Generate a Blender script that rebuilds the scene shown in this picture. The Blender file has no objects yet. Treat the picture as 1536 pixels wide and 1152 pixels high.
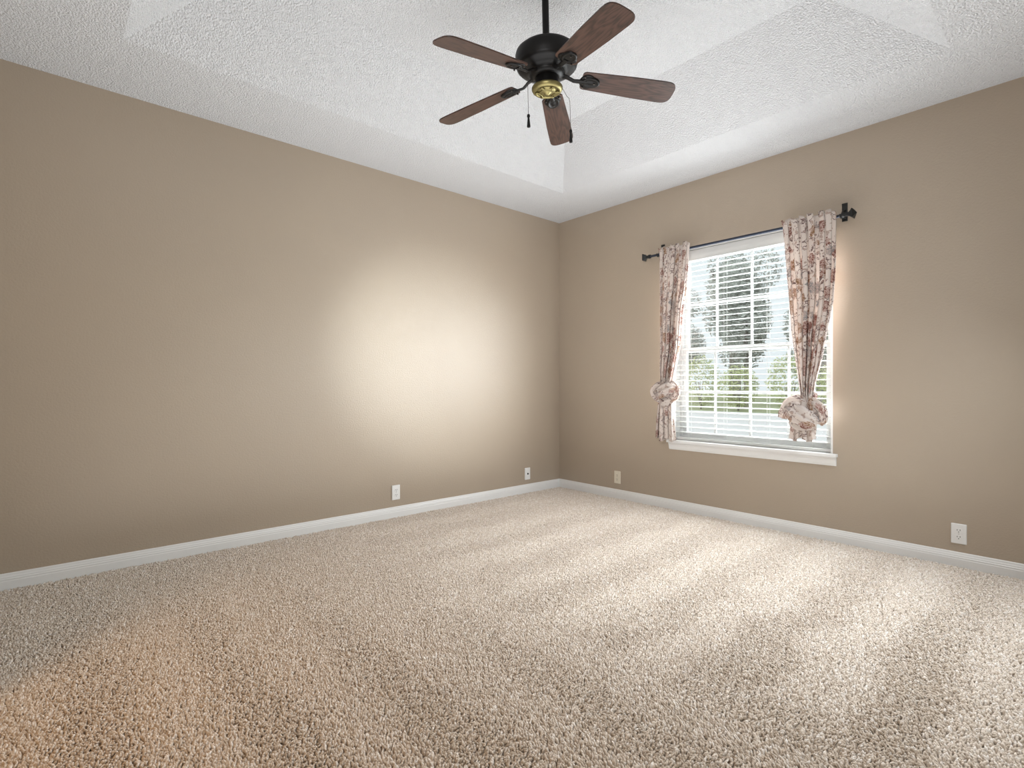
import bpy, bmesh, math, random
import numpy as np
from mathutils import Vector, Matrix

S = bpy.context.scene
COL = S.collection
R = math.radians
random.seed(7)
RNG = np.random.default_rng(11)

# ------------------------------------------------------------------ camera
# corner of the two visible walls at the origin: wall_left is y=0, wall_right is x=0, floor top z=0
CAM = Vector((-3.991, -3.780, 1.057))
cd = bpy.data.cameras.new('camera')
cd.sensor_width = 36
cd.lens = 787.2 / 1536 * 36
cd.shift_y = 1 / 1536
cd.clip_start = 0.02
cam = bpy.data.objects.new('camera', cd)
COL.objects.link(cam)
cam.location = CAM
cam.rotation_euler = (R(90), 0, R(-41.4))
S.camera = cam

# ------------------------------------------------------------------ world, lights, exposure
W = bpy.data.worlds.new('overcast_sky')
S.world = W
W.use_nodes = True
wn = W.node_tree
bg = wn.nodes['Background']
bg.inputs['Color'].default_value = (0.90, 0.95, 1.0, 1)
bg.inputs['Strength'].default_value = .98


def area(name, loc, aim, sx, sy, power, col, spread=180):
    l = bpy.data.lights.new(name, 'AREA')
    l.shape = 'RECTANGLE'
    l.size, l.size_y = sx, sy
    l.energy = power
    l.color = col
    l.spread = R(spread)
    o = bpy.data.objects.new(name, l)
    COL.objects.link(o)
    o.location = loc
    o.rotation_euler = (Vector(aim) - Vector(loc)).to_track_quat('-Z', 'Z').to_euler()
    return o


# hazy sun from behind the house, lighting the garden only
sl_ = bpy.data.lights.new('hazy_sun', 'SUN')
sl_.energy = 1.3
sl_.angle = R(20)
so_ = bpy.data.objects.new('hazy_sun', sl_)
COL.objects.link(so_)
so_.rotation_euler = Vector((1, 0, -.9)).to_track_quat('-Z', 'Z').to_euler()
# daylight falling in through the window that is seen
area('window_daylight', (0.40, -2.15, 1.40), (-3.0, -2.15, 1.40), 1.70, 1.60, 150, (0.93, 0.97, 1.0))
# added fill lamp in the window plane, strengthening its daylight in the room
area('window_fill', (-0.004, (-2.548 - 1.322) / 2, 1.40), (-3.0, (-2.548 - 1.322) / 2, 1.40), 1.14, 1.50, 46, (0.95, 0.98, 1.0))
# added fill lamp by the rear wall, aimed down at the carpet
area('rear_fill', (-1.05, -3.78, 1.75), (-1.45, -2.75, 0.0), 1.6, 0.9, 25, (0.87, 0.94, 1.0), 110)
# added fill lamp just above the carpet, facing up to brighten the ceiling
area('ceiling_fill', (-2.25, -1.95, 0.03), (-2.25, -1.951, 3.0), 3.6, 3.3, 54, (0.97, 0.98, 1.0), 135)
# added fill lamp behind the camera, brightening the far corner
area('corner_fill', (-4.10, -3.35, 1.95), (0.0, -0.55, 1.25), 0.8, 0.8, 9.0, (0.98, 0.98, 1.0), 75)
# spot lamp added to make the bright patch on the long wall
fl_ = bpy.data.lights.new('wall_spot_fill', 'SPOT')
fl_.energy = 540
fl_.color = (0.84, 0.94, 1.0)
fl_.spot_size = R(31)
fl_.spot_blend = 1.0
fl_.shadow_soft_size = 0.12
fo_ = bpy.data.objects.new('wall_spot_fill', fl_)
COL.objects.link(fo_)
fo_.location = (-3.2, -3.7, 1.75)
fo_.rotation_euler = (Vector((-1.52, 0, 1.28)) - fo_.location).to_track_quat('-Z', 'Y').to_euler()
# assumed warm lamp beyond the doorway, added to tint the near carpet
area('assumed_hall_lamp', (-4.75, -1.90, 2.2), (-3.6, -1.75, 0.0), 0.35, 0.35, 4.8, (1.0, 0.50, 0.12), 110)

S.view_settings.view_transform = 'Standard'
S.view_settings.look = 'None'
S.view_settings.gamma = 1
S.view_settings.use_curve_mapping = False
S.view_settings.exposure = 0.03

# ------------------------------------------------------------------ materials


def mat(name, col=(.8, .8, .8), rough=.6, metal=0, spec=.5):
    m = bpy.data.materials.new(name)
    m.use_nodes = True
    b = m.node_tree.nodes['Principled BSDF']
    b.inputs['Base Color'].default_value = (*col, 1)
    b.inputs['Roughness'].default_value = rough
    b.inputs['Metallic'].default_value = metal
    b.inputs['Specular IOR Level'].default_value = spec
    return m


class NT:
    def __init__(s, m):
        s.t = m.node_tree
        s.n = s.t.nodes
        s.b = s.n.get('Principled BSDF')

    def add(s, typ, **kw):
        n = s.n.new(typ)
        for k, v in kw.items():
            if k.startswith('i_'):
                n.inputs[k[2:].replace('_', ' ')].default_value = v
            else:
                setattr(n, k, v)
        return n

    def ln(s, a, b):
        s.t.links.new(a, b)

    def math(s, op, a, b=None, c=None, clamp=False):
        n = s.n.new('ShaderNodeMath')
        n.operation = op
        n.use_clamp = clamp
        for i, v in enumerate((a, b, c)):
            if v is None:
                continue
            if isinstance(v, (int, float)):
                n.inputs[i].default_value = v
            else:
                s.ln(v, n.inputs[i])
        return n.outputs[0]

    def mix(s, f, a, b):
        n = s.n.new('ShaderNodeMix')
        n.data_type = 'RGBA'
        for sock, v in ((n.inputs[0], f), (n.inputs[6], a), (n.inputs[7], b)):
            if isinstance(v, tuple):
                sock.default_value = (*v, 1)
            elif isinstance(v, (int, float)):
                sock.default_value = v
            else:
                s.ln(v, sock)
        return n.outputs[2]

    def ramp(s, f, stops):
        n = s.n.new('ShaderNodeValToRGB')
        e = n.color_ramp.elements
        while len(e) < len(stops):
            e.new(.5)
        for k, (p, c) in enumerate(stops):
            e[k].position = p
            e[k].color = (*c, 1) if len(c) == 3 else c
        s.ln(f, n.inputs[0])
        return n.outputs[0]

    def noise(s, scale, detail=2, rough=.5, vec=None):
        n = s.add('ShaderNodeTexNoise')
        n.inputs['Scale'].default_value = scale
        n.inputs['Detail'].default_value = detail
        n.inputs['Roughness'].default_value = rough
        if vec is not None:
            s.ln(vec, n.inputs['Vector'])
        return n

    def bump(s, h, strength, dist):
        n = s.add('ShaderNodeBump')
        n.inputs['Strength'].default_value = strength
        n.inputs['Distance'].default_value = dist
        s.ln(h, n.inputs['Height'])
        if s.b:
            s.ln(n.outputs[0], s.b.inputs['Normal'])
        return n.outputs[0]

    def pos(s):
        return s.add('ShaderNodeNewGeometry').outputs['Position']

    def objco(s):
        return s.add('ShaderNodeTexCoord').outputs['Object']


def wall_paint():
    m = mat('tan_wall_paint', (.40, .33, .255), .31, 0, .8)
    t = NT(m)
    p = t.pos()
    big = t.noise(1.7, 2, .5, p)
    t.ln(t.mix(big.outputs[0], (.385, .318, .248), (.415, .342, .262)), t.b.inputs['Base Color'])
    n1 = t.noise(95, 3, .55, p)
    n2 = t.noise(420, 2, .5, p)
    h = t.math('ADD', n1.outputs[0], t.math('MULTIPLY', n2.outputs[0], .35))
    t.bump(h, .30, .005)
    return m


def ceiling_paint():
    m = mat('white_stippled_ceiling', (.760, .772, .790), .9, 0, .2)
    t = NT(m)
    p = t.pos()
    n1 = t.noise(135, 3, .6, p)
    v = t.add('ShaderNodeTexVoronoi')
    v.inputs['Scale'].default_value = 112
    t.ln(p, v.inputs['Vector'])
    h = t.math('SUBTRACT', n1.outputs[0], t.math('MULTIPLY', v.outputs['Distance'], .7))
    t.bump(h, .95, .0145)
    return m


def wood_dark():
    m = mat('dark_walnut_blade', (.1, .04, .02), .38, 0, .45)
    t = NT(m)
    co = t.objco()
    mp = t.add('ShaderNodeMapping')
    mp.inputs['Scale'].default_value = (1.0, 8.0, 8.0)
    t.ln(co, mp.inputs['Vector'])
    warp = t.noise(2.4, 3, .5, mp.outputs[0])
    w = t.math('FRACT', t.math('MULTIPLY', warp.outputs[0], 9.0))
    w2 = t.math('ABSOLUTE', t.math('SUBTRACT', w, .5))
    mp2 = t.add('ShaderNodeMapping')
    mp2.inputs['Scale'].default_value = (4.0, 160.0, 40.0)
    t.ln(co, mp2.inputs['Vector'])
    fine = t.noise(1.0, 3, .6, mp2.outputs[0])
    base = t.ramp(w2, [(0, (.090, .046, .033)), (.28, (.062, .030, .021)), (.5, (.018, .010, .007))])
    t.ln(t.mix(t.math('MULTIPLY', fine.outputs[0], .6), base, (.032, .016, .011)), t.b.inputs['Base Color'])
    return m


def brass():
    m = mat('aged_brass', (.25, .215, .095), .42, 1.0)
    return m


def carpet_mat():
    m = mat('beige_cut_pile', (.5, .42, .34), .95, 0, .1)
    t = NT(m)
    a = t.add('ShaderNodeAttribute', attribute_name='yarn')
    p = t.pos()
    n = t.noise(900, 1, .5, p)
    c = t.mix(n.outputs[0], (.80, .80, .80), (1.12, 1.12, 1.12))
    mx = t.add('ShaderNodeMix', data_type='RGBA', blend_type='MULTIPLY')
    mx.inputs[0].default_value = 1
    t.ln(a.outputs['Color'], mx.inputs[6])
    t.ln(c, mx.inputs[7])
    t.ln(mx.outputs[2], t.b.inputs['Base Color'])
    return m


def translucent_mix(m, frac, col_socket=None, col=(.8, .8, .8)):
    t = NT(m)
    out = t.n['Material Output']
    tr = t.add('ShaderNodeBsdfTranslucent')
    if col_socket is not None:
        t.ln(col_socket, tr.inputs['Color'])
    else:
        tr.inputs['Color'].default_value = (*col, 1)
    mx = t.add('ShaderNodeMixShader')
    mx.inputs[0].default_value = frac
    t.ln(t.b.outputs[0], mx.inputs[1])
    t.ln(tr.outputs[0], mx.inputs[2])
    t.ln(mx.outputs[0], out.inputs['Surface'])


def curtain_fabric():
    m = mat('floral_print_cotton', (.7, .62, .58), .9, 0, .1)
    t = NT(m)
    uv = t.add('ShaderNodeUVMap', uv_map='UVMap').outputs[0]      # unfolded cloth, in metres
    wob = t.noise(9, 2, .5, uv)
    # scrolling vines: thin contour lines of a noise
    v1 = t.noise(17, 2, .5, uv)
    fr = t.math('ABSOLUTE', t.math('SUBTRACT', t.math('FRACT', t.math('MULTIPLY', v1.outputs[0], 5.0)), .5))
    vine = t.math('LESS_THAN', fr, .085)
    n2 = t.noise(5.5, 1, .5, uv)
    vine = t.math('MULTIPLY', vine, t.math('GREATER_THAN', n2.outputs[0], .47))
    v3 = t.noise(34, 2, .5, uv)
    curl = t.math('ABSOLUTE', t.math('SUBTRACT', t.math('FRACT', t.math('MULTIPLY', v3.outputs[0], 5.0)), .5))
    curl = t.math('LESS_THAN', curl, .19)
    # flower heads with petal rings
    vo = t.add('ShaderNodeTexVoronoi')
    vo.inputs['Scale'].default_value = 9.5
    vo.inputs['Randomness'].default_value = .85
    wv = t.add('ShaderNodeVectorMath', operation='MULTIPLY_ADD')
    t.ln(wob.outputs['Color'], wv.inputs[0])
    wv.inputs[1].default_value = (.07, .07, 0)
    t.ln(uv, wv.inputs[2])
    t.ln(wv.outputs[0], vo.inputs['Vector'])
    d = vo.outputs['Distance']
    pet = t.noise(60, 2, .6, uv)
    edge = t.math('ADD', .46, t.math('MULTIPLY', t.math('SUBTRACT', pet.outputs[0], .5), .35))
    flower = t.math('LESS_THAN', d, edge)
    sep = t.add('ShaderNodeSeparateColor')
    t.ln(vo.outputs['Color'], sep.inputs[0])
    fcol = t.mix(t.math('GREATER_THAN', sep.outputs[0], .5), (.21, .075, .055), (.27, .15, .075))
    fcol = t.mix(t.math('GREATER_THAN', sep.outputs[1], .68), fcol, (.28, .27, .27))
    fcol = t.mix(curl, t.mix(.35, (.66, .52, .46), fcol), fcol)
    base = t.mix(t.noise(3, 2, .5, uv).outputs[0], (.66, .57, .52), (.76, .70, .65))
    # small leaves
    lv = t.noise(34, 2, .55, uv)
    leaf = t.math('MULTIPLY', t.math('GREATER_THAN', lv.outputs[0], .60), .6)
    c = t.mix(leaf, base, (.34, .21, .16))
    c = t.mix(t.math('MULTIPLY', vine, .85), c, (.16, .095, .09))
    keep = t.math('MULTIPLY', flower, t.math('GREATER_THAN', sep.outputs[2], .22))
    c = t.mix(t.math('MULTIPLY', keep, .92), c, fcol)
    t.ln(c, t.b.inputs['Base Color'])
    wv2 = t.noise(700, 1, .5, uv)
    t.bump(wv2.outputs[0], .15, .001)
    translucent_mix(m, .26, c)
    return m


def glass_mat():
    m = bpy.data.materials.new('window_glass')
    m.use_nodes = True
    t = NT(m)
    t.n.remove(t.b)
    tr = t.add('ShaderNodeBsdfTransparent')
    tr.inputs['Color'].default_value = (.95, .97, .96, 1)
    gl = t.add('ShaderNodeBsdfGlossy')
    gl.inputs['Roughness'].default_value = .02
    fr = t.add('ShaderNodeFresnel')
    fr.inputs['IOR'].default_value = 1.35
    mx = t.add('ShaderNodeMixShader')
    t.ln(fr.outputs[0], mx.inputs[0])
    t.ln(tr.outputs[0], mx.inputs[1])
    t.ln(gl.outputs[0], mx.inputs[2])
    t.ln(mx.outputs[0], t.n['Material Output'].inputs['Surface'])
    return m


def noisy(name, a, b, scale, rough=.9, bump=0):
    m = mat(name, a, rough, 0, .2)
    t = NT(m)
    n = t.noise(scale, 4, .6, t.pos())
    t.ln(t.mix(n.outputs[0], a, b), t.b.inputs['Base Color'])
    if bump:
        t.bump(n.outputs[0], bump, .02)
    return m


M = dict(
    wall=wall_paint(), ceil=ceiling_paint(), wood=wood_dark(), brass=brass(), carpet=carpet_mat(),
    trim=mat('white_semi_gloss_trim', (.76, .76, .75), .32, 0, .5),
    backing=noisy('carpet_backing', (.22, .18, .14), (.30, .25, .20), 300),
    black=mat('oil_rubbed_bronze', (.005, .0045, .0042), .42, 0, .22),
    iron=mat('wrought_iron_black', (.012, .013, .013), .45, 0, .4),
    rodsteel=mat('blued_steel_rod', (.05, .06, .085), .32, .8, .5),
    chain=mat('dark_bead_chain', (.10, .09, .08), .4, .9),
    vinyl=mat('white_window_vinyl', (.70, .70, .70), .4),
    slat=mat('white_blind_slat', (.72, .72, .71), .45),
    cord=mat('white_cord', (.75, .75, .73), .8),
    fabric=curtain_fabric(), glass=glass_mat(),
    plate=mat('white_plastic_plate', (.80, .80, .79), .3),
    cream=mat('cream_plastic_plate', (.74, .68, .56), .35),
    dark=mat('dark_slot', (.01, .01, .01), .6),
    screw=mat('plated_screw', (.55, .55, .53), .35, .9),
    grass=noisy('lawn_grass', (.44, .48, .27), (.58, .59, .42), 3.0),
    gravel=noisy('pale_concrete_drive', (.66, .65, .64), (.78, .77, .76), 9.0),
    leafdark=noisy('grey_green_leaf', (.34, .36, .32), (.58, .59, .55), 2.5),
    leaflight=noisy('yellow_green_leaf', (.42, .47, .22), (.62, .64, .40), 2.5),
    bark=noisy('grey_bark', (.24, .22, .20), (.38, .35, .33), 14.0, .95, .4),
    fence=noisy('weathered_fence_board', (.30, .28, .26), (.42, .40, .37), 6.0),
)
translucent_mix(M['slat'], .22, None, (.85, .85, .82))

# ------------------------------------------------------------------ geometry helpers


class MB:
    """collects shapes; build() links them as ONE mesh object"""

    def __init__(s):
        s.v, s.f, s.mi, s.sm = [], [], [], []

    def add(s, vs, fs, mi=0, smooth=False):
        o = len(s.v)
        s.v += [tuple(p) for p in vs]
        s.f += [tuple(i + o for i in f) for f in fs]
        s.mi += [mi] * len(fs)
        s.sm += [smooth] * len(fs)
        return s

    def box(s, a, b, mi=0):
        x0, x1 = sorted((a[0], b[0])); y0, y1 = sorted((a[1], b[1])); z0, z1 = sorted((a[2], b[2]))
        v = [(x, y, z) for z in (z0, z1) for y in (y0, y1) for x in (x0, x1)]
        f = [(0, 2, 3, 1), (4, 5, 7, 6), (0, 1, 5, 4), (2, 6, 7, 3), (0, 4, 6, 2), (1, 3, 7, 5)]
        return s.add(v, f, mi)

    def loft(s, rings, caps=True, mi=0, smooth=True):
        n = len(rings[0])
        v = [p for r in rings for p in r]
        f = []
        for k in range(len(rings) - 1):
            for i in range(n):
                j = (i + 1) % n
                f.append((k * n + i, k * n + j, (k + 1) * n + j, (k + 1) * n + i))
        s.add(v, f, mi, smooth)
        if caps:
            s.add(rings[0], [tuple(range(n))[::-1]], mi)
            s.add(rings[-1], [tuple(range(n))], mi)
        return s

    def lathe(s, prof, c=(0, 0, 0), axis='z', n=32, mi=0, smooth=True):
        rings = []
        for r, h in prof:
            ring = []
            for i in range(n):
                a = 2 * math.pi * i / n
                p = (r * math.cos(a), r * math.sin(a), h)
                if axis == 'y':
                    p = (p[0], p[2], -p[1])
                elif axis == 'x':
                    p = (p[2], p[0], p[1])
                ring.append((p[0] + c[0], p[1] + c[1], p[2] + c[2]))
            rings.append(ring)
        return s.loft(rings, True, mi, smooth)

    def tube(s, pts, r, n=8, mi=0, smooth=True, flat=1.0):
        pts = [Vector(p) for p in pts]
        rr = r if isinstance(r, (list, tuple)) else [r] * len(pts)
        up = Vector((0, 0, 1))
        rings = []
        prev = None
        for i, p in enumerate(pts):
            d = (pts[min(i + 1, len(pts) - 1)] - pts[max(i - 1, 0)]).normalized()
            if prev is None:
                a = up.cross(d)
                if a.length < .1:
                    a = Vector((1, 0, 0)).cross(d)
                a.normalize()
            else:
                a = (prev - d * prev.dot(d)).normalized()
            prev = a
            b = d.cross(a)
            rings.append([p + (a * math.cos(2 * math.pi * k / n) + b * flat * math.sin(2 * math.pi * k / n)) * rr[i] for k in range(n)])
        return s.loft(rings, True, mi, smooth)

    def prism(s, outline, z0, z1, mi=0, smooth=False):
        """outline: xy list, extruded in z"""
        return s.loft([[(x, y, z0) for x, y in outline], [(x, y, z1) for x, y in outline]], True, mi, smooth)

    def xf(s, mtx):
        s.v = [tuple(mtx @ Vector(p)) for p in s.v]
        return s

    def build(s, name, mats, parent=None, loc=None, bevel=0, fixn=True):
        me = bpy.data.meshes.new(name)
        me.from_pydata(s.v, [], s.f)
        for m in (mats if isinstance(mats, (list, tuple)) else [mats]):
            me.materials.append(m)
        me.polygons.foreach_set('material_index', s.mi)
        me.polygons.foreach_set('use_smooth', s.sm)
        if fixn:
            bm = bmesh.new(); bm.from_mesh(me)
            bmesh.ops.recalc_face_normals(bm, faces=bm.faces)
            bm.to_mesh(me); bm.free()
        me.update()
        o = bpy.data.objects.new(name, me)
        COL.objects.link(o)
        if parent is not None:
            o.parent = parent
        if loc is not None:
            o.location = loc
        if bevel:
            b = o.modifiers.new('bevel', 'BEVEL')
            b.width = bevel; b.segments = 2; b.limit_method = 'ANGLE'
            b.angle_limit = R(40)
        return o


def tag(o, label=None, cat=None, group=None, kind=None):
    if label: o['label'] = label
    if cat: o['category'] = cat
    if group: o['group'] = group
    if kind: o['kind'] = kind
    return o


def empty(name, loc=(0, 0, 0), rz=0):
    o = bpy.data.objects.new(name, None)
    o.empty_display_size = .1
    COL.objects.link(o)
    o.location = loc
    o.rotation_euler = (0, 0, rz)
    return o


def copy_tree(o, parent=None):
    c = o.copy()
    COL.objects.link(c)
    c.parent = parent
    for ch in list(o.children):
        copy_tree(ch, c)
    return c


# ------------------------------------------------------------------ room shell
H = 2.74                      # flat soffit height
LX, LY = -4.33, -3.87         # the two walls behind the camera
WY0, WY1, WZ0, WZ1 = -2.548, -1.322, 0.585, 2.185       # window opening in wall_right
T = 0.18
FZ = -0.014                   # carpet backing; pile tips end at z=0

MB().box((LX - T, LY - T, FZ - .1), (T, T, FZ)).build('floor', M['backing'])['kind'] = 'structure'

w = MB().box((LX - T, 0, FZ), (T, T, H))
tag(w.build('wall_left', M['wall']), kind='structure')
w = MB()
w.box((0, LY - T, FZ), (T, WY0, H)).box((0, WY1, FZ), (T, 0, H))
w.box((0, WY0, FZ), (T, WY1, WZ0)).box((0, WY0, WZ1), (T, WY1, H))
tag(w.build('wall_right', M['wall']), kind='structure')
# wall behind the camera, with an opening for the assumed window
w = MB()
w.box((LX, LY - T, FZ), (-2.2, LY, H)).box((-.2, LY - T, FZ), (0, LY, H))
w.box((-2.2, LY - T, FZ), (-.2, LY, .6)).box((-2.2, LY - T, 2.2), (-.2, LY, H))
tag(w.build('wall_front', M['wall']), kind='structure')
# wall with an assumed, unseen doorway that lets the warm lamp in
w = MB()
w.box((LX - T, LY - T, FZ), (LX, -2.35, H)).box((LX - T, -1.45, FZ), (LX, 0, H)).box((LX - T, -2.35, 2.05), (LX, -1.45, H))
tag(w.build('wall_back', M['wall']), kind='structure')
# unseen hall shell beyond the assumed doorway
w = MB()
w.box((LX - 1.4, -3.0, FZ - .1), (LX - T, -.8, FZ)).box((LX - 1.5, -3.0, FZ - .1), (LX - 1.4, -.8, 2.5))
w.box((LX - 1.5, -3.1, FZ - .1), (LX - T, -3.0, 2.5)).box((LX - 1.5, -.8, FZ - .1), (LX - T, -.7, 2.5))
w.box((LX - 1.5, -3.1, 2.5), (LX - T, -.7, 2.6))
tag(w.build('wall_hallway', M['wall']), kind='structure')

# tray ceiling: flat border, four sloped faces, raised flat centre
tx0, tx1, ty0, ty1 = -3.72, -.60, -3.262, -.61
s_, top = .456, 3.045
v = [(LX - T, LY - T, H), (T, LY - T, H), (T, T, H), (LX - T, T, H),
     (tx0, ty0, H), (tx1, ty0, H), (tx1, ty1, H), (tx0, ty1, H),
     (tx0 + s_, ty0 + s_, top), (tx1 - s_, ty0 + s_, top), (tx1 - s_, ty1 - s_, top), (tx0 + s_, ty1 - s_, top),
     (LX - T, LY - T, top + .15), (T, LY - T, top + .15), (T, T, top + .15), (LX - T, T, top + .15)]
f = []
for i in range(4):
    j = (i + 1) % 4
    f += [(i, j, 4 + j, 4 + i), (4 + i, 4 + j, 8 + j, 8 + i), (i, 12 + i, 12 + j, j)]
f += [(8, 9, 10, 11), (12, 15, 14, 13)]
tag(MB().add(v, f).build('ceiling', M['ceil']), kind='structure')

# baseboards with a stepped, rounded cap
prof = [(0, FZ), (.015, FZ), (.015, .038), (.0135, .041), (.0135, .050), (.011, .053), (.0105, .059), (.0075, .066), (.006, .074), (.003, .078), (0, .078)]


def baseboard(name, rings):
    tag(MB().loft(rings).build(name, M['trim']), kind='structure')
    for p in bpy.data.objects[name].data.polygons:
        p.use_smooth = False


baseboard('baseboard_left', [[(x, -d, z) for d, z in prof] for x in (LX + .016, 0)])
baseboard('baseboard_right', [[(-d, y, z) for d, z in prof] for y in (LY + .016, 0)])
baseboard('baseboard_front', [[(x, LY + d, z) for d, z in prof] for x in (LX + .016, -.016)])
baseboard('baseboard_back', [[(LX + d, y, z) for d, z in prof] for y in (-1.45, -.0)])
w = MB()
for y0, y1 in ((-2.42, -2.35), (-1.45, -1.38)):
    w.box((LX, y0, FZ), (LX + .018, y1, 2.12))
w.box((LX, -2.42, 2.05), (LX + .018, -1.38, 2.12))
tag(w.build('trim_1', M['trim']), kind='structure')

# ------------------------------------------------------------------ window_1
win = empty('window_1', (0, (WY0 + WY1) / 2, WZ0))
tag(win, kind='structure')


def wb(mb, name, mats, bevel=0, parent=None):
    """build a part given in world coordinates under a window/empty placed at its base"""
    p = parent or win
    root = p
    off = Vector((0, 0, 0))
    while root is not None:
        off += root.location
        root = root.parent
    mb.xf(Matrix.Translation(-off))
    return mb.build(name, mats, p, bevel=bevel)


LIN = .012
w = MB()
w.box((.001, WY0 + .0005, WZ0 + .0045), (T, WY0 + LIN, WZ1 - .0005)).box((.001, WY1 - LIN, WZ0 + .0045), (T, WY1 - .0005, WZ1 - .0005)).box((.001, WY0 + LIN, WZ1 - LIN), (T, WY1 - LIN, WZ1 - .0005))
wb(w, 'jamb_liner', M['trim'])
w = MB()
w.box((-.045, WY0 - .030, WZ0 - .018), (-.0004, WY1 + .030, WZ0 + .004)).box((-.0004, WY0 + .0005, WZ0 + .0005), (T - .002, WY1 - .0005, WZ0 + .004))
wb(w, 'window_stool', M['trim'], .004)
w = MB()
pr = [(0, -.018), (-.026, -.018), (-.026, -.030), (-.020, -.040), (-.016, -.062), (-.010, -.078), (0, -.078)]
w.loft([[(x, y, WZ0 + z) for x, z in pr] for y in (WY0 - .022, WY1 + .022)], smooth=False)
wb(w, 'window_apron', M['trim'])

ya, yb = WY0 + LIN, WY1 - LIN
zt = WZ1 - LIN
MEET = 1.352


def frame(mb, x0, x1, y0, y1, z0, z1, t, tb=None):
    tb = tb or t
    mb.box((x0, y0, z0), (x1, y0 + t, z1)).box((x0, y1 - t, z0), (x1, y1, z1))
    mb.box((x0, y0 + t, z1 - t), (x1, y1 - t, z1)).box((x0, y0 + t, z0), (x1, y1 - t, z0 + tb))


w = MB(); frame(w, .100, .175, ya, yb, WZ0 + .0045, zt, .028)
wb(w, 'window_frame', M['vinyl'], .002)
fy0, fy1 = ya + .028, yb - .028


def sash(name, x0, x1, z0, z1):
    m = MB(); frame(m, x0, x1, fy0, fy1, z0, z1, .034, .040)
    sh = wb(m, name, M['vinyl'], .002)
    xm = (x0 + x1) / 2
    g = MB().box((xm - .003, fy0 + .03, z0 + .035), (xm + .003, fy1 - .03, z1 - .03))
    wb(g, 'pane', M['glass'], 0, sh)
    mt = MB()
    for k in (1, 2, 3):
        yy = fy1 - (fy1 - fy0) * k / 4
        mt.box((xm - .009, yy - .010, z0 + .04), (xm - .0035, yy + .010, z1 - .034))
    zz = (z0 + z1) / 2
    mt.box((xm - .0092, fy0 + .034, zz - .010), (xm - .0035, fy1 - .034, zz + .010))
    wb(mt, 'muntin_grid', M['vinyl'], 0, sh)


sash('upper_sash', .140, .168, MEET - .020, zt - .028)
sash('lower_sash', .108, .138, WZ0 + .028, MEET + .020)

# assumed second window behind the camera, unseen, put in to light the room
w2 = empty('assumed_rear_window', (-1.2, LY, .6)); tag(w2, kind='structure')
m = MB()
for xa, xb in ((-2.2, -2.15), (-.25, -.2), (-1.225, -1.175)):
    m.box((xa, LY - .12, .6), (xb, LY - .06, 2.2))
m.box((-2.2, LY - .12, .6), (-.2, LY - .06, .65)).box((-2.2, LY - .12, 2.15), (-.2, LY - .06, 2.2))
wb(m, 'window_frame', M['vinyl'], .002, w2)
wb(MB().box((-2.15, LY - .093, .65), (-.25, LY - .087, 2.15)), 'pane', M['glass'], 0, w2)

# ------------------------------------------------------------------ blind
bl = empty('window_blind', (.05, (WY0 + WY1) / 2, zt))
tag(bl, 'white two inch horizontal slat blind, lowered and open inside the window recess', 'blind')
by0, by1 = ya + .006, yb - .006
w = MB().box((.018, by0, zt - .048), (.078, by1, zt - .002))
wb(w, 'headrail', M['slat'], .003, bl)
w = MB()
w.box((.004, by0 - .004, zt - .088), (.014, by1 + .004, zt - .003))
w.box((.0035, by0 - .004, zt - .086), (.0155, by1 + .004, zt - .078)).box((.0035, by0 - .004, zt - .012), (.0155, by1 + .004, zt - .004))
wb(w, 'valance', M['slat'], .002, bl)
pitch = .0435
z = zt - .080
bott = WZ0 + .027
sl = MB()
while z > bott + .045:
    a = R(-5)
    top_, bot_ = [], []
    n = 6
    for i in range(n + 1):
        u = -1 + 2 * i / n
        x = .050 + .0245 * u * math.cos(a)
        zz = z - .0245 * u * math.sin(a) + .0022 * (1 - u * u)
        top_.append((x, zz)); bot_.append((x, zz - .0026))
    ring = top_ + bot_[::-1]
    sl.loft([[(x, y, zz) for x, zz in ring] for y in (by0, by1)], smooth=False)
    z -= pitch
wb(sl, 'slats', M['slat'], 0, bl)
zlast = z
w = MB().box((.026, by0, bott - .020), (.074, by1, bott))
wb(w, 'bottom_rail', M['slat'], .004, bl)
for fr in (.10, .36, .64, .90):
    yy = by0 + (by1 - by0) * fr
    w = MB()
    for x in (.0245, .0755):
        w.tube([(x, yy, zt - .05), (x, yy, bott)], .0011, 5)
    wb(w, 'ladder_cord', M['cord'], 0, bl)

# ------------------------------------------------------------------ curtain rod
RX, RZ = -.085, 2.168
rod = empty('curtain_rod', (RX, -1.9, RZ))
tag(rod, 'dark metal curtain rod with flared square finials above the window', 'curtain rod')
wb(MB().tube([(RX, -1.150, RZ), (RX, -2.640, RZ)], .0100, 16), 'rod', M['rodsteel'], 0, rod)
for sy, y0 in ((1, -1.150), (-1, -2.640)):
    m = MB()

    def sq(y, r, rot=R(45)):
        return [(RX + r * math.cos(rot + k * math.pi / 2), y, RZ + r * math.sin(rot + k * math.pi / 2)) for k in range(4)]
    L = lambda d: y0 + sy * d
    m.tube([(RX, L(-.012), RZ), (RX, L(.004), RZ)], .0165, 16)
    m.loft([sq(L(.000), .0165), sq(L(.014), .0140), sq(L(.026), .0160), sq(L(.038), .026), sq(L(.048), .040), sq(L(.052), .041), sq(L(.072), .003)], smooth=False)
    wb(m, 'finial', M['iron'], .0008, rod)
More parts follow.
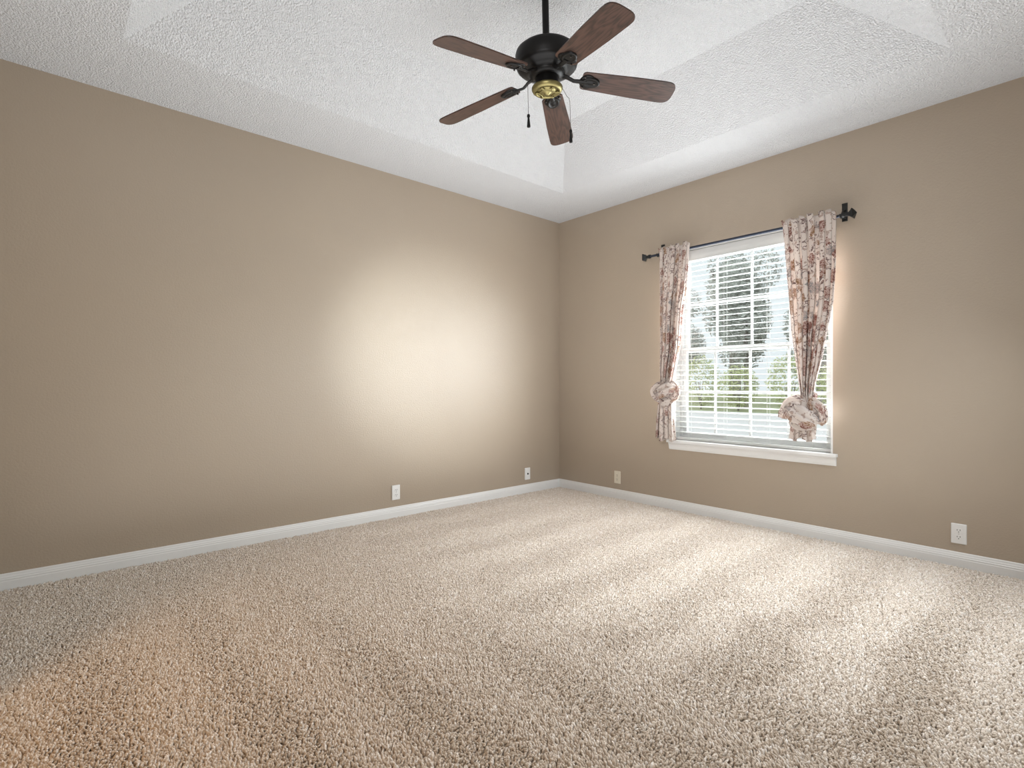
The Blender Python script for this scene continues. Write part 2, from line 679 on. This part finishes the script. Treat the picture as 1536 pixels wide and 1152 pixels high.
for yb_ in (-1.236, -2.620):
    m = MB()
    m.box((0, yb_ - .016, RZ - .020), (-.007, yb_ + .016, RZ + .098))
    m.box((0, yb_ - .016, RZ + .088), (-.010, yb_ + .016, RZ + .100))
    m.box((-.004, yb_ - .008, RZ - .008), (RX + .010, yb_ + .008, RZ + .006 - .012))
    m.tube([(-.006, yb_, RZ + .05), (-.040, yb_, RZ + .040), (RX, yb_, RZ - .012)], .0075, 8)
    ring = [(RX + .0140 * math.cos(R(a)), yb_, RZ + .0140 * math.sin(R(a))) for a in range(150, 391, 20)]
    m.tube(ring, .0055, 8)
    wb(m, 'bracket', M['iron'], .001, rod)

# ------------------------------------------------------------------ curtains


def interp(tab, z):
    tab = sorted(tab, key=lambda p: p[1])
    zs = [p[1] for p in tab]
    return float(np.interp(z, zs, [p[0] for p in tab]))


def smooth_tab(tab):
    return tab


def cloth_grid(name, ztop, zbot, left, right, nf, amp, xc, parent, cloth_w, nz=70, ns=140, ph=0., seed=0, flare=0, ripple=0.0):
    """pleated sheet hanging between two outlines (y at height z); cloth_w is the true cloth width"""
    rs = np.random.RandomState(seed)
    pj = rs.uniform(-.5, .5, nf + 3)
    V, UV, F = [], [], []
    for k in range(nz + 1):
        t = k / nz
        z = ztop + (zbot - ztop) * t
        yl, yr = interp(left, z), interp(right, z)
        wd = abs(yr - yl)
        for i in range(ns + 1):
            s = i / ns
            s2 = s + .35 / nf * math.sin(2 * math.pi * s * 2.3 + pj[0] * 6) * .35
            phase = 2 * math.pi * nf * s2 + ph + .5 * math.sin(t * 3 + s * 5 + pj[1] * 5)
            a = amp(t, s)
            y = yl + (yr - yl) * s + .22 * (yr - yl) / nf * math.sin(2 * phase + .7)
            x = xc(t, s) + a * math.cos(phase) * (.75 + .35 * math.sin(7 * s + pj[2] * 8)) + .25 * a * math.cos(2.3 * phase + 1.0)
            zz = z
            if k == 0:
                zz += .010 * math.cos(phase * .9)
            if k == nz:
                zz += .016 * math.sin(phase * .5 + pj[1] * 4)
            if ripple:
                x += ripple * math.sin(z * 60 + s * 14)
            V.append((x, y, zz))
            UV.append((s * cloth_w, z))
    for k in range(nz):
        for i in range(ns):
            a0 = k * (ns + 1) + i
            F.append((a0, a0 + 1, a0 + ns + 2, a0 + ns + 1))
    m = MB().add(V, F, 0, True)
    o = wb(m, name, M['fabric'], 0, parent)
    uvl = o.data.uv_layers.new(name='UVMap')
    idx = np.empty(len(o.data.loops), np.int32)
    o.data.loops.foreach_get('vertex_index', idx)
    uvl.data.foreach_set('uv', np.array(UV, np.float32)[idx].ravel())
    sd = o.modifiers.new('cloth', 'SOLIDIFY'); sd.thickness = .0016; sd.offset = 0
    return o


def bunch(m, uvs, pts, radii, flat=.6, n=40, wr=.24, k=6, seed=0, uoff=0.0):
    """wrinkled band of gathered cloth swept along pts (Catmull-Rom)"""
    P = [Vector(p) for p in pts]
    Q, RR = [], []
    for i in range(len(P) - 1):
        p0, p1, p2, p3 = P[max(i - 1, 0)], P[i], P[i + 1], P[min(i + 2, len(P) - 1)]
        for j in range(10):
            t = j / 10
            Q.append(.5 * ((2 * p1) + (p2 - p0) * t + (2 * p0 - 5 * p1 + 4 * p2 - p3) * t * t + (3 * p1 - p0 - 3 * p2 + p3) * t ** 3))
            RR.append(radii[i] * (1 - t) + radii[i + 1] * t)
    Q.append(P[-1]); RR.append(radii[-1])
    prev = None
    V, UV = [], []
    ln = 0
    for i, p in enumerate(Q):
        d = (Q[min(i + 1, len(Q) - 1)] - Q[max(i - 1, 0)]).normalized()
        if i: ln += (p - Q[i - 1]).length
        # band lies flat against a vertical plane facing the room (-x)
        b = Vector((-1, 0, 0)); b = (b - d * b.dot(d))
        b = b.normalized() if b.length > .15 else Vector((0, 0, 1))
        if prev is not None and b.dot(prev) < 0: b = -b
        prev = b
        a = d.cross(b)
        for q in range(n):
            th = 2 * math.pi * q / n
            w_ = 1 + wr * math.sin(k * th + seed + ln * 9) + .5 * wr * math.sin((2 * k + 1) * th + 2 * seed - ln * 16) + .05 * math.sin(ln * 60 + th * 2)
            V.append(p + (a * math.cos(th) + b * flat * math.sin(th)) * RR[i] * w_)
            UV.append((uoff + q / n * .40, ln))
    F = []
    for i in range(len(Q) - 1):
        for q in range(n):
            j = (q + 1) % n
            F.append((i * n + q, i * n + j, (i + 1) * n + j, (i + 1) * n + q))
    m.add(V, F, 0, True)
    uvs += UV
    nb = len(Q)
    m.add(V[:n], [tuple(range(n))[::-1]], 0, True); uvs += UV[:n]
    m.add(V[-n:], [tuple(range(n))], 0, True); uvs += UV[-n:]


def cloth_obj(m, uvs, name, parent):
    o = wb(m, name, M['fabric'], 0, parent)
    uvl = o.data.uv_layers.new(name='UVMap')
    idx = np.empty(len(o.data.loops), np.int32)
    o.data.loops.foreach_get('vertex_index', idx)
    uvl.data.foreach_set('uv', np.array([tuple(u) for u in uvs], np.float32)[idx].ravel())
    return o


def sm(a, b, x):
    t = min(1, max(0, (x - a) / (b - a)))
    return t * t * (3 - 2 * t)


# right-hand curtain
cr = empty('curtain', (RX, -2.43, RZ))
tag(cr, 'wide floral curtain on the right, tied in a large knot in front of the blind', 'curtain', 'knotted floral curtains')
RL = [(-2.262, 2.21), (-2.274, 2.17), (-2.296, 1.888), (-2.314, 1.651), (-2.331, 1.416), (-2.353, 1.238), (-2.377, 1.062), (-2.388, .974), (-2.385, .90)]
RR_ = [(-2.590, 2.21), (-2.593, 2.17), (-2.592, 1.838), (-2.582, 1.618), (-2.545, 1.4), (-2.510, 1.196), (-2.478, 1.071), (-2.468, .995), (-2.47, .90)]
cloth_grid('drape', 2.212, .93, RL, RR_, 6, lambda t, s: .011 + .016 * sm(.02, .4, t), lambda t, s: RX - .027 - .012 * sm(.1, .9, t), cr, .95, ph=.4, seed=3)
m, uvs = MB(), []
kx = RX - .035
# neck bunch, left lobe, right lobe, front band
bunch(m, uvs, [(kx + .015, -2.430, 1.00), (kx - .002, -2.436, .945), (kx - .010, -2.445, .88), (kx - .012, -2.45, .85)], [.040, .046, .060, .062], .7, seed=1)
bunch(m, uvs, [(kx - .005, -2.425, .915), (kx - .030, -2.375, .940), (kx - .035, -2.325, .920), (kx - .030, -2.292, .872), (kx - .02, -2.278, .825)], [.030, .040, .036, .032, .026], .55, seed=2, uoff=.3)
bunch(m, uvs, [(kx + .01, -2.430, .925), (kx - .020, -2.480, .925), (kx - .028, -2.515, .885), (kx - .015, -2.522, .835), (kx + .01, -2.50, .80)], [.030, .036, .036, .034, .026], .6, seed=3, uoff=.6)
bunch(m, uvs, [(kx - .020, -2.300, .900), (kx - .055, -2.345, .880), (kx - .072, -2.400, .850), (kx - .066, -2.455, .818), (kx - .040, -2.500, .790)], [.034, .050, .056, .054, .032], .5, seed=4, uoff=.15)
bunch(m, uvs, [(kx, -2.35, .845), (kx - .012, -2.40, .815), (kx, -2.46, .80)], [.05, .065, .045], .6, seed=5, uoff=.5)
cloth_obj(m, uvs, 'knot', cr)
cloth_grid('tail', .835, .682, [(-2.330, .84), (-2.312, .78), (-2.304, .67)], [(-2.478, .84), (-2.482, .78), (-2.490, .67)], 4,
           lambda t, s: .018 + .008 * t, lambda t, s: kx - .004, cr, .55, nz=20, ns=90, seed=8)

# left-hand curtain
cl = empty('curtain', (RX, -1.39, RZ))
tag(cl, 'narrow floral curtain at the left end of the rod, knotted beside the window jamb', 'curtain', 'knotted floral curtains')
LL = [(-1.262, 2.22), (-1.277, 2.17), (-1.277, 1.692), (-1.277, 1.369), (-1.272, 1.2), (-1.278, 1.08), (-1.285, 1.0)]
LR = [(-1.548, 2.22), (-1.543, 2.172), (-1.518, 1.856), (-1.484, 1.67), (-1.457, 1.359), (-1.429, 1.234), (-1.393, 1.09), (-1.37, 1.0)]
cloth_grid('drape', 2.212, 1.03, LL, LR, 5, lambda t, s: .011 + .016 * sm(.02, .4, t), lambda t, s: RX - .027 - .002 * sm(.1, .9, t), cl, .85, ph=1.6, seed=5)
m, uvs = MB(), []
kx = RX - .02
bunch(m, uvs, [(kx + .01, -1.335, 1.10), (kx - .004, -1.335, 1.05), (kx, -1.33, 1.00)], [.040, .046, .05], .7, seed=1.5)
bunch(m, uvs, [(kx, -1.33, 1.045), (kx - .02, -1.27, 1.045), (kx - .03, -1.232, 1.000), (kx - .03, -1.255, .955), (kx - .02, -1.31, .93)], [.022, .030, .032, .030, .026], .6, seed=2.5, uoff=.3)
bunch(m, uvs, [(kx + .012, -1.34, 1.055), (kx - .010, -1.395, 1.060), (kx - .018, -1.428, 1.02), (kx - .012, -1.42, .965), (kx - .01, -1.37, .93)], [.022, .030, .031, .030, .024], .6, seed=3.5, uoff=.6)
bunch(m, uvs, [(kx - .025, -1.245, .965), (kx - .055, -1.295, .985), (kx - .062, -1.345, 1.010), (kx - .050, -1.400, 1.030), (kx - .02, -1.43, 1.03)], [.030, .042, .046, .040, .026], .5, seed=4.5, uoff=.15)
bunch(m, uvs, [(kx, -1.27, .95), (kx - .012, -1.33, .935), (kx, -1.39, .95)], [.036, .052, .036], .6, seed=5.5, uoff=.5)
cloth_obj(m, uvs, 'knot', cl)
cloth_grid('tail', .955, .598, [(-1.262, .96), (-1.248, .88), (-1.228, .70), (-1.222, .59)], [(-1.395, .96), (-1.392, .88), (-1.396, .79), (-1.412, .59)], 4,
           lambda t, s: .015 + .010 * t, lambda t, s: kx - .004, cl, .6, nz=36, ns=90, seed=9)

# ------------------------------------------------------------------ wall plates


def rounded(w_, h_, r, n=5):
    out = []
    for cx, cz, a0 in ((w_ / 2 - r, h_ / 2 - r, 0), (-w_ / 2 + r, h_ / 2 - r, 90), (-w_ / 2 + r, -h_ / 2 + r, 180), (w_ / 2 - r, -h_ / 2 + r, 270)):
        for i in range(n + 1):
            a = R(a0 + 90 * i / n)
            out.append((cx + r * math.cos(a), cz + r * math.sin(a)))
    return out


# plates are modelled facing +Y local, at the wall plane y=0
def plate_body(parent, m, gap=.0):
    o0 = rounded(.071, .117, .004)
    o1 = rounded(.064, .110, .004)
    b = MB().loft([[(x, 0, z) for x, z in o0], [(x, .0035 + gap, z) for x, z in o0], [(x, .0062 + gap, z) for x, z in o1]], smooth=False)
    return b.build('plate', m, parent)


def outlet(name, loc, rz, label, m, cat='outlet', gap=0.):
    e = empty(name, loc, rz)
    tag(e, label, cat)
    plate_body(e, m, gap)
    y0, y1 = .0055 + gap, .0082 + gap
    for zc in (.0195, -.0195):
        b = MB()
        out = [(.0172 * math.cos(a), max(-.0125, min(.0125, .0172 * math.sin(a)))) for a in [2 * math.pi * i / 32 for i in range(32)]]
        b.loft([[(x, y0, z + zc) for x, z in out], [(x, y1, z + zc) for x, z in out]], smooth=False)
        for sx, hh in ((-.0064, .0042), (.0064, .0034)):
            b.box((sx - .0014, y1 - .002, zc + .0035 - hh), (sx + .0014, y1 + .0003, zc + .0035 + hh), 1)
        b.lathe([(.0025, y1 - .002), (.0025, y1 + .0003)], (0, 0, zc - .0078), 'y', 12, 1, False)
        b.build('receptacle', [m, M['dark']], e)
    MB().lathe([(.003, y0), (.003, y0 + .0015), (.002, y0 + .0020)], (0, 0, 0), 'y', 14).build('screw', M['screw'], e)
    return e


outlet('wall_outlet', (-1.905, 0, .192), math.pi, 'white duplex outlet low on the long left wall', M['plate'], gap=.004)
outlet('wall_outlet', (0, -3.206, .185), math.pi / 2, 'white duplex outlet low on the window wall, far right below and beyond the window', M['plate'])
outlet('wall_outlet', (0, -.747, .190), math.pi / 2, 'small cream outlet on the window wall, left of the window near the corner', M['cream'])
e = empty('cable_jack', (-.457, 0, .180), math.pi)
tag(e, 'white cable jack plate with a dark centre socket on the left wall beside the corner', 'wall plate')
plate_body(e, M['plate'])
MB().lathe([(.0085, .005), (.0085, .009), (.0060, .009), (.0055, .016), (.002, .016)], (0, 0, 0), 'y', 12).build('socket', M['dark'], e)
for zc in (.042, -.042):
    MB().lathe([(.003, .005), (.003, .0072), (.002, .0076)], (0, 0, zc), 'y', 12).build('screw', M['plate'], e)

# ------------------------------------------------------------------ ceiling fan
FX, FY = -2.154, -1.942
fan = empty('ceiling_fan', (FX, FY, top))
# hangs slightly out of plumb from its ball joint
fan.rotation_euler = (Matrix.Rotation(R(-1.4), 3, Vector((.6613, .7501, 0))) @ Matrix.Rotation(R(2.1), 3, Vector((.7501, -.6613, 0)))).to_euler()
tag(fan, 'dark bronze ceiling fan with five walnut blades hanging from the tray ceiling', 'ceiling fan')


def fz(z): return z - top


MB().lathe([(.072, 0), (.072, -.012), (.066, -.030), (.045, -.055), (.022, -.066), (.016, -.068)], n=40).build('canopy', M['black'], fan)
MB().lathe([(.0170, -.05), (.0170, fz(2.70))], n=20).build('downrod', M['black'], fan)
hs = [(.020, 2.752), (.026, 2.739), (.040, 2.730), (.095, 2.726), (.134, 2.718), (.151, 2.704), (.155, 2.690), (.155, 2.650),
      (.150, 2.640), (.150, 2.634), (.138, 2.622), (.110, 2.612), (.090, 2.606), (.088, 2.600)]
motor = MB().lathe([(r, fz(z)) for r, z in hs], n=56).build('motor_housing', M['black'], fan)
MB().lathe([(.085, fz(2.604)), (.085, fz(2.590)), (.060, fz(2.582))], n=40).build('flywheel', M['black'], fan)
sw = MB().lathe([(.050, fz(2.590)), (.056, fz(2.584)), (.056, fz(2.556)), (.060, fz(2.548)), (.060, fz(2.537)), (.05, fz(2.535))], n=40).build('switch_housing', M['black'], fan)
bp = [(.060, 2.538), (.074, 2.537), (.077, 2.533), (.077, 2.526), (.073, 2.518), (.066, 2.513), (.058, 2.511), (.056, 2.514), (.042, 2.514), (.040, 2.510), (.026, 2.508), (.014, 2.506), (.011, 2.500), (.004, 2.498)]
cap = MB().lathe([(r, fz(z)) for r, z in bp], n=48).build('light_fitter_cap', M['brass'], fan)
ring = []
for k in range(73):
    a = 2 * math.pi * k / 72
    rr = .046 + .011 * math.sin(6 * a)
    ring.append((rr * math.cos(a + .3 * math.cos(6 * a)), rr * math.sin(a + .3 * math.cos(6 * a)), fz(2.509)))
MB().tube(ring, .0036, 8).build('scroll_ornament', M['brass'], cap)

RB, RT_ = .175, .652          # blade root / tip radius
ZB = 2.585
PITCH, DROOP = R(-12), R(6.4)


def blade_outline():
    pts = []
    hw0, hw1 = .056, .071
    L0, L1 = RB, RT_
    n = 14
    # rounded root
    for a in (200, 180, 160):
        pass
    pts += [(L0, -hw0 + .016), (L0 + .004, -hw0 + .006), (L0 + .014, -hw0)]
    pts += [(L0 + (L1 - L0) * .55, -hw1 + .003), (L1 - .070, -hw1)]
    for i in range(1, n):                                            # soft tip
        a = -math.pi / 2 + math.pi * i / n
        c, s2 = math.cos(a), math.sin(a)
        pts.append((L1 - .070 + .070 * math.copysign(abs(c) ** .62, c), hw1 * math.copysign(abs(s2) ** .62, s2)))
    pts += [(L1 - .070, hw1), (L0 + (L1 - L0) * .55, hw1 - .003)]
    pts += [(L0 + .014, hw0), (L0 + .004, hw0 - .006), (L0, hw0 - .016)]
    return pts


BL = MB().prism(blade_outline(), -.003, .003)
tmpl = None
PHI0 = 12.3
# angle measured from the viewing direction towards the right; view azimuth in world = 48.6 deg
for k in range(5):
    az = R(48.6 - (PHI0 + 72 * k))
    arm = empty('tmp')
    bpy.data.objects.remove(arm)
    piv = Matrix.Rotation(az, 4, 'Z')
    tilt = Matrix.Translation((.09, 0, 0)) @ Matrix.Rotation(DROOP, 4, 'Y') @ Matrix.Translation((-.09, 0, 0)) @ Matrix.Rotation(PITCH, 4, 'X')
    base = Matrix.Translation((0, 0, fz(ZB)))
    # blade
    if tmpl is None:
        bo = BL.build('blade', M['wood'], fan, bevel=.0012)
        # iron: flat arm from the flywheel to an oval medallion under the blade
        ir = MB()
        ir.tube([(.070, 0, .010), (.105, 0, .004), (.135, 0, -.010), (.165, 0, -.0085), (.200, 0, -.0075)], [.016, .013, .012, .013, .014], 12, flat=.42)
        el = lambda a, b, z, cx=.222: [(cx + a * math.cos(2 * math.pi * i / 36), b * math.sin(2 * math.pi * i / 36), z) for i in range(36)]
        ir.loft([el(.046, .034, -.0032), el(.046, .034, -.0085), el(.041, .029, -.0118), el(.036, .024, -.0118), el(.032, .021, -.0085), el(.020, .012, -.0095), el(.004, .003, -.011)])
        ir.loft([el(.040, .046, -.0032, .205), el(.040, .046, -.0058, .205), el(.030, .036, -.0066, .205)])
        io = ir.build('blade_iron', M['black'], fan)
        for sx, sy in ((.188, .034), (.188, -.034), (.240, 0)):
            MB().lathe([(.004, -.014), (.004, -.005)], (sx, sy, 0), 'z', 10).build('screw', M['chain'], io)
        tmpl = (bo, io)
    else:
        bo = tmpl[0].copy(); COL.objects.link(bo)
        io = tmpl[1].copy(); COL.objects.link(io)
        bo.parent = fan; io.parent = fan
        for ch in list(tmpl[1].children):
            sc_ = ch.copy(); COL.objects.link(sc_); sc_.parent = io
    mtx = base @ piv @ tilt
    bo.matrix_local = mtx
    io.matrix_local = mtx

# pull chains, given as (towards right, along view) offsets from the fan axis
VW, RG = Vector((.6613, .7501, 0)), Vector((.7501, -.6613, 0))


def fanpt(lat, dep, z): return RG * lat + VW * dep + Vector((0, 0, fz(z)))


def chain(path, zend):
    m = MB().tube(path, .0012, 6)
    o = m.build('pull_chain', M['chain'], fan)
    p = path[-1]
    b = MB().lathe([(.002, .006), (.0065, .003), (.0078, -.006), (.0050, -.012), (.0050, -.016), (.0065, -.030), (.0088, -.054), (.0085, -.058), (.003, -.060)], (p.x, p.y, p.z), n=16)
    b.build('chain_pull', M['black'], o)


chain([fanpt(-.055, 0, 2.568), fanpt(-.078, 0, 2.566), fanpt(-.094, 0, 2.560), fanpt(-.096, 0, 2.545), fanpt(-.096, 0, 2.402)], 0)
chain([fanpt(.060, 0, 2.556), fanpt(.082, 0, 2.520), fanpt(.096, 0, 2.492), fanpt(.108, 0, 2.480), fanpt(.112, 0, 2.462), fanpt(.113, 0, 2.322)], 0)

# ------------------------------------------------------------------ carpet pile


def build_carpet():
    sp = .0074
    nx, ny = int(-LX / sp), int(-LY / sp)
    gx, gy = np.meshgrid(np.arange(nx), np.arange(ny), indexing='ij')
    x = LX + (gx.ravel() + .5 + RNG.uniform(-.42, .42, gx.size)) * sp
    y = LY + (gy.ravel() + .5 + RNG.uniform(-.42, .42, gx.size)) * sp
    ok = (x < -.017) & (y < -.017) & (x > LX + .017) & (y > LY + .017)
    x, y = x[ok], y[ok]
    n = len(x)

    def field(sc, seed):
        """smooth random field by summed sines"""
        r = np.random.RandomState(seed)
        o = np.zeros(n)
        for _ in range(14):
            a = r.uniform(0, 2 * np.pi); k = sc * r.uniform(.5, 1.6)
            o += np.sin(k * (np.cos(a) * x + np.sin(a) * y) + r.uniform(0, 6.28))
        return o / 3.7
    clumpx, clumpy = field(200, 1), field(200, 2)
    big = field(9, 3)
    # vacuum strokes: across the room on the left, along the window wall on the right
    left = x < (-2.25 + .25 * big)
    band = np.where(left, np.sin(2 * np.pi * x / .42 + .5 * big), np.sin(2 * np.pi * y / .46 + .5 * big))
    lean = .30 * np.tanh(2.2 * band)
    dx = np.where(left, 0, lean) + .38 * clumpx + RNG.normal(0, .22, n)
    dy = np.where(left, lean, 0) + .38 * clumpy + RNG.normal(0, .22, n)
    h = .0120 + RNG.normal(0, .0014, n) + .0020 * field(260, 4)
    h = np.clip(h, .007, .0165)
    rad = .0036 * RNG.uniform(.8, 1.2, n)
    rot = RNG.uniform(0, 6.28, n)
    S_ = 5
    ang = np.arange(S_) * 2 * np.pi / S_
    V = np.zeros((n, 2 * S_ + 1, 3), np.float32)
    for lv, (hh, rr, le) in enumerate(((0, .80, 0), (.62, 1.12, .55))):
        for k in range(S_):
            V[:, lv * S_ + k, 0] = x + rad * rr * np.cos(ang[k] + rot) + dx * h * le
            V[:, lv * S_ + k, 1] = y + rad * rr * np.sin(ang[k] + rot) + dy * h * le
            V[:, lv * S_ + k, 2] = FZ + h * hh + (.0012 * np.sin(ang[k] * 2 + rot) if lv else 0)
    V[:, 2 * S_, 0] = x + dx * h
    V[:, 2 * S_, 1] = y + dy * h
    V[:, 2 * S_, 2] = FZ + h
    # keep clear of the baseboards
    V[..., 0] = np.clip(V[..., 0], LX + .016, -.016); V[..., 1] = np.clip(V[..., 1], LY + .016, -.016)
    base = (np.arange(n) * (2 * S_ + 1))[:, None]
    quad = np.array([[k, (k + 1) % S_, S_ + (k + 1) % S_, S_ + k] for k in range(S_)]).ravel()
    tri = np.array([[S_ + k, S_ + (k + 1) % S_, 2 * S_] for k in range(S_)]).ravel()
    loops = np.concatenate([base + quad, base + tri], axis=1).ravel().astype(np.int32)
    starts1 = np.concatenate([np.arange(S_) * 4, S_ * 4 + np.arange(S_) * 3])
    per = S_ * 7
    starts = (np.arange(n)[:, None] * per + starts1).ravel().astype(np.int32)
    me = bpy.data.meshes.new('carpet_pile')
    me.vertices.add(n * (2 * S_ + 1)); me.vertices.foreach_set('co', V.ravel())
    me.loops.add(len(loops)); me.loops.foreach_set('vertex_index', loops)
    me.polygons.add(len(starts)); me.polygons.foreach_set('loop_start', starts)
    me.polygons.foreach_set('use_smooth', np.ones(len(starts), bool))
    me.update(calc_edges=True)
    # yarn colour: each tuft its own shade, from sand to grey-brown
    a = np.array([.78, .69, .60]); b = np.array([.63, .54, .45]); c = np.array([.85, .79, .73])
    t = RNG.uniform(0, 1, n)[:, None]; u = (RNG.uniform(0, 1, n) > .8)[:, None]
    colr = a * t + b * (1 - t)
    colr = np.where(u, c, colr)
    ca = np.ones((n, 2 * S_ + 1, 4), np.float32)
    ca[..., :3] = colr[:, None, :]
    at = me.color_attributes.new('yarn', 'FLOAT_COLOR', 'POINT')
    at.data.foreach_set('color', ca.ravel())
    me.materials.append(M['carpet'])
    o = bpy.data.objects.new('carpet_pile', me)
    COL.objects.link(o)
    tag(o, 'beige cut pile carpet with vacuum strokes covering the whole floor', 'carpet', kind='stuff')


build_carpet()

# ------------------------------------------------------------------ outside the window
GZ = -.35
tag(MB().box((T + .02, -45, GZ - .3), (75, 45, GZ)).build('lawn', M['grass']), kind='structure')
tag(MB().box((3.2, -30, GZ), (22.0, 30, GZ + .03)).build('driveway', M['gravel']), 'pale concrete driveway outside the window', 'driveway', kind='structure')


def foliage(m, c, rad, n, size, rs):
    for _ in range(n):
        d = Vector(rs.normal(0, 1, 3)); d.normalize()
        p = Vector(c) + Vector((d.x * rad[0], d.y * rad[1], d.z * rad[2])) * (rs.uniform(.35, 1) ** .5)
        u = Vector(rs.normal(0, 1, 3)).normalized(); v_ = u.orthogonal().normalized()
        s = size * rs.uniform(.6, 1.3)
        m.add([p - u * s, p + v_ * s * .45, p + u * s, p - v_ * s * .45], [(0, 1, 2, 3)])


def tree(loc, h, spread, mleaf, label, group, seed, n=5400):
    rs = np.random.RandomState(seed)
    e = empty('tree', loc)
    tag(e, label, 'tree', group)
    m = MB()
    m.tube([(0, 0, 0), (.08, .03, h * .3), (-.05, .1, h * .6), (.05, 0, h * .9)], [h * .022, h * .018, h * .013, h * .004], 10)
    for k in range(6):
        a = rs.uniform(0, 6.28); zz = h * rs.uniform(.35, .7)
        m.tube([(0, .05, zz), (math.cos(a) * spread * .4, math.sin(a) * spread * .4, zz + h * .08), (math.cos(a) * spread * .8, math.sin(a) * spread * .8, zz + h * .2)], [h * .009, h * .006, h * .002], 6)
    m.build('trunk', M['bark'], e)
    m = MB()
    for k in range(9):
        a = rs.uniform(0, 6.28); r = spread * rs.uniform(.1, .7)
        foliage(m, (r * math.cos(a), r * math.sin(a), h * rs.uniform(.30, .95)), (spread * .5, spread * .5, h * .15), n // 9, .085 * h / 6, rs)
    m.build('foliage', mleaf, e, fixn=False)


treespots = [(28, 5.5, 8.5, 2.0), (28, 10.8, 9, 2.0), (28.5, 16, 9, 2.0), (34, 8.3, 11, 2.2), (34, 14.2, 11.5, 2.2), (34, 20, 10, 2.2), (41, 11, 13, 2.5), (41, 18, 13, 2.5), (42, 25, 12, 2.5), (50, 14, 12, 2.9), (50, 22, 13, 2.9), (51, 30, 12, 2.9)]
for i, (x, y, h, sp) in enumerate(treespots):
    tree((x, y, GZ), h, sp, M['leafdark'], 'grey-green tree beyond the driveway, seen through the blind slats', 'trees outside the window', 20 + i)
for i, (x, y, h, sp) in enumerate([(23.6, 4.4, 2.6, 1.05), (23.9, 6.8, 3.0, 1.1), (23.5, 9.2, 2.5, 1.05), (24.0, 11.6, 3.1, 1.1), (23.6, 14.0, 2.7, 1.05)]):
    rs = np.random.RandomState(60 + i)
    e = empty('shrub', (x, y, GZ))
    tag(e, 'low yellow-green shrub at the edge of the lawn, seen through the lower blind slats', 'shrub', 'shrubs outside the window')
    m = MB()
    for k in range(5):
        a = rs.uniform(0, 6.28)
        m.tube([(0, 0, 0), (math.cos(a) * sp * .3, math.sin(a) * sp * .3, h * .5)], [.03, .012], 6)
    m.build('stem', M['bark'], e)
    m = MB(); foliage(m, (0, 0, h * .52), (sp, sp, h * .48), 2200, .075, rs)
    m.build('foliage', M['leaflight'], e, fixn=False)
